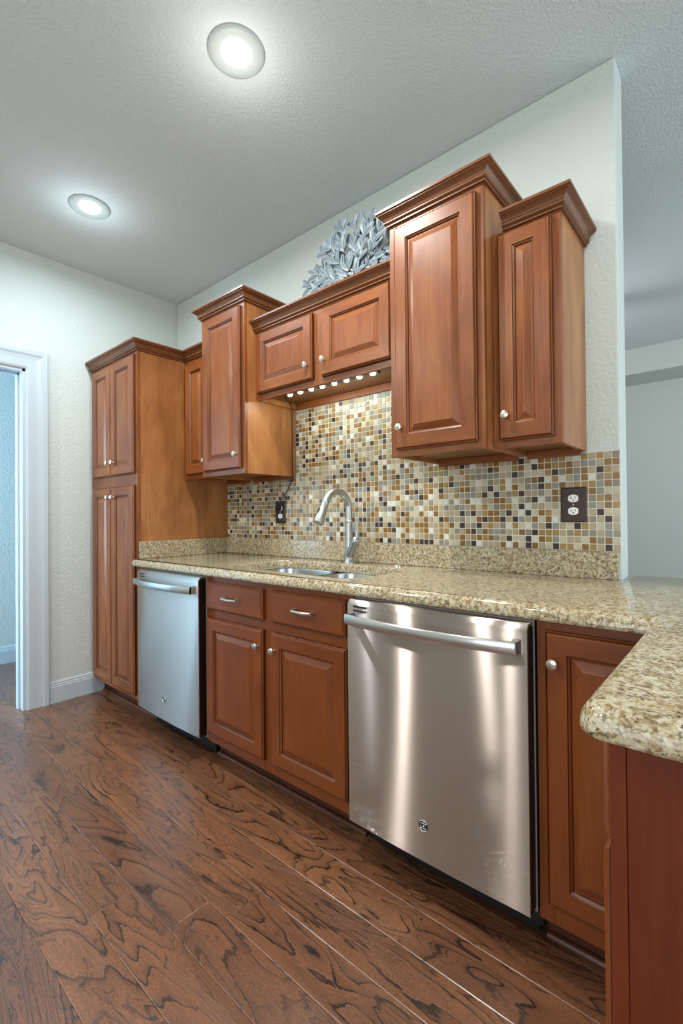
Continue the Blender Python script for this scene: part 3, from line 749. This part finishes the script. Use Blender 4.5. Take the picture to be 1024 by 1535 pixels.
# ------------------------------------------------------------------ leaf ornament
def leaf_ornament():
    c = Vector((1.86, -.125, 2.255)); rng = random.Random(5)
    t = thing('leaf_ornament', (1.86, -.125, 2.134), 'silver-blue metal leaf spray standing on the short cabinet', 'ornament')
    lv = MB(); stems = MB()
    stems.tube([(c.x, c.y, 2.135), (c.x, c.y, 2.2), c], [.012, .008, .006], 8)
    stems.lathe([(.06, 0), (.06, .004), (.02, .008), (.01, .01)], (c.x, c.y, 2.1345), 'z', 20)
    def leaf(p, d, L, w, tilt):
        d = d.normalized(); n = Vector((tilt, -1, rng.uniform(-.4, .4))).normalized(); s = d.cross(n).normalized(); n = s.cross(d).normalized()
        prof = [(0, .06), (.12, .48), (.30, .86), (.52, 1), (.76, .90), (.92, .62), (1, .16)]
        vs = []
        for u, k in prof:
            q = p+d*(L*u)+n*(.10*L*sin(u*pi)); rw = max(w*k-.0022, w*k*.55)
            vs += [q-s*(w*k)+n*(.10*w*k+.0012), q-s*rw+n*(.08*w*k), q-n*.0006, q+s*rw+n*(.08*w*k), q+s*(w*k)+n*(.10*w*k+.0012), q-n*.0022]
        fs = []; ms = []
        for i in range(len(prof)-1):
            a, b = i*6, i*6+6
            for j in range(6):
                jj = (j+1) % 6; fs.append((a+j, a+jj, b+jj, b+j)); ms.append(1 if j in (0, 3) else 0)
        fs += [(5, 4, 3, 2, 1, 0), (36, 37, 38, 39, 40, 41)]; ms += [1, 1]
        lv.add(vs, fs, ms)
        # raised rib
        stems.tube([p, p+d*L*.5+n*(.10*L+.001), p+d*L*.97+n*.002], [.0014, .0012, .0006], 5)
    nb = 23
    for b in range(nb):
        a = R(-22+224*b/(nb-1)+rng.uniform(-3, 3)); ln = .335*rng.uniform(.90, 1.06)
        if cos(a) > .3: ln = min(ln, .32/cos(a))
        d = Vector((cos(a), rng.uniform(-.14, .14), sin(a)))
        p0 = c+d*.02; tip = c+d*(ln-.055)
        if tip.z < 2.17: continue
        stems.tube([p0, c+d*(ln*.5)+Vector((0, -.015, 0)), tip], [.003, .0025, .0015], 6)
        k = 5
        for j in range(k):
            f = .22+.78*j/(k-1)+rng.uniform(-.05, .05); p = c+d*((ln-.055)*min(f, 1))+Vector((0, -.012*(1-f)-rng.uniform(0, .02), 0))
            for sgn in ((-1, 1) if j < k-1 else (-1, 0, 1)):
                an = a+sgn*R(rng.uniform(22, 48)); dd = Vector((cos(an), rng.uniform(-.25, .05), sin(an)))
                L = rng.uniform(.060, .080)
                e = p+dd*L
                if e.z > 2.14 and e.x < 2.205 and p.z > 2.14: leaf(p, dd, L, L*rng.uniform(.17, .22), rng.uniform(-.3, .3))
    lv.build('leaves', [M['leaf'], M['leaf_rim']], t, smooth=True, angle=60); stems.build('stems', M['stem'], t, smooth=True)
leaf_ornament()

# ------------------------------------------------------------------ recessed ceiling lights
M['lens'] = emit('lamp_lens', (.93, 1, .96, 1), 5)
M['lens_cool'] = emit('lamp_lens_cool', (.80, .93, 1, 1), 5)
M['ring'] = plain('lamp_trim', '#a9b0ad', .5)
def downlight(x, y, label, cool=False, r=.098, power=25):
    t = thing('recessed_light', (x, y, H), label, 'ceiling light', 'recessed ceiling lights')
    MB().lathe([(r, .001), (r, -.003), (r-.004, -.007), (r-.012, -.009), (r*.75, -.008), (r*.60, -.005), (r*.535, -.003), (r*.53, .0005)], (x, y, H-.001), 'z', 48, cap0=False, cap1=False).build('trim_ring', M['ring'], t, smooth=True)
    MB().lathe([(r*.53, -.002), (r*.50, -.008), (r*.42, -.012), (r*.25, -.0145), (.002, -.0155)], (x, y, H-.001), 'z', 40).build('lens', M['lens_cool'] if cool else M['lens'], t, smooth=True)
    l = bpy.data.lights.new('lamp_beam', 'AREA'); l.shape = 'DISK'; l.size = r; l.energy = power; l.color = (.78, .91, 1) if cool else (1, .99, .93); l.spread = R(174)
    lo = bpy.data.objects.new('lamp_beam', l); COL.objects.link(lo); lo.parent = t; lo.location = (0, 0, -.019)
    g = bpy.data.lights.new('lamp_glow', 'POINT'); g.energy = 2.4; g.color = l.color; g.shadow_soft_size = .04
    go = bpy.data.objects.new('lamp_glow', g); COL.objects.link(go); go.parent = t; go.location = (0, 0, -.17)
downlight(1.958, -.893, 'round recessed ceiling light nearest the high end cabinets', power=32)
downlight(.714, -.900, 'round recessed ceiling light nearest the doorway wall', True, power=21)
downlight(1.95, -2.65, 'round recessed ceiling light of the far row from the tiled wall, towards the open side', power=14)
downlight(3.25, -.90, 'unseen recessed ceiling light added straight above the granite peninsula', power=11)  # unseen downlight continuing the row, added for more lamp light
downlight(.66, -2.65, 'round recessed ceiling light of the far row from the tiled wall, towards the doorway', power=45)

# ceiling fan of the far room, behind the end of the tiled wall
def fan():
    x, y = 1.75, 2.7
    t = thing('ceiling_fan', (x, y, H2), 'ceiling fan with a lit globe in the room behind the tiled wall', 'fan')
    MB().lathe([(.07, 0), (.07, -.02), (.05, -.05), (.012, -.055), (.012, -.20), (.09, -.21), (.11, -.25), (.11, -.30), (.06, -.33)], (x, y, H2-.001), 'z', 28).build('motor', M['nickel'], t, smooth=True)
    for k in range(5):
        a = 2*pi*k/5+.3; ca, sa = cos(a), sin(a)
        q = lambda u, v, z: (x+ca*u-sa*v, y+sa*u+ca*v, z)
        MB().loft([[q(u, -w, H2-.27+.01), q(u, w, H2-.27-.01), q(u, w, H2-.276-.01), q(u, -w, H2-.276+.01)] for u, w in ((.10, .03), (.2, .06), (.52, .07), (.56, .05))]).build('blade', M['toe'], t)
    MB().lathe([(.06, -.331), (.09, -.36), (.085, -.41), (.04, -.44), (.005, -.445)], (x, y, H2), 'z', 24).build('globe', M['globe'], t, smooth=True)
M['globe'] = emit('fan_globe', (1, .97, .92, 1), 170)
fan()
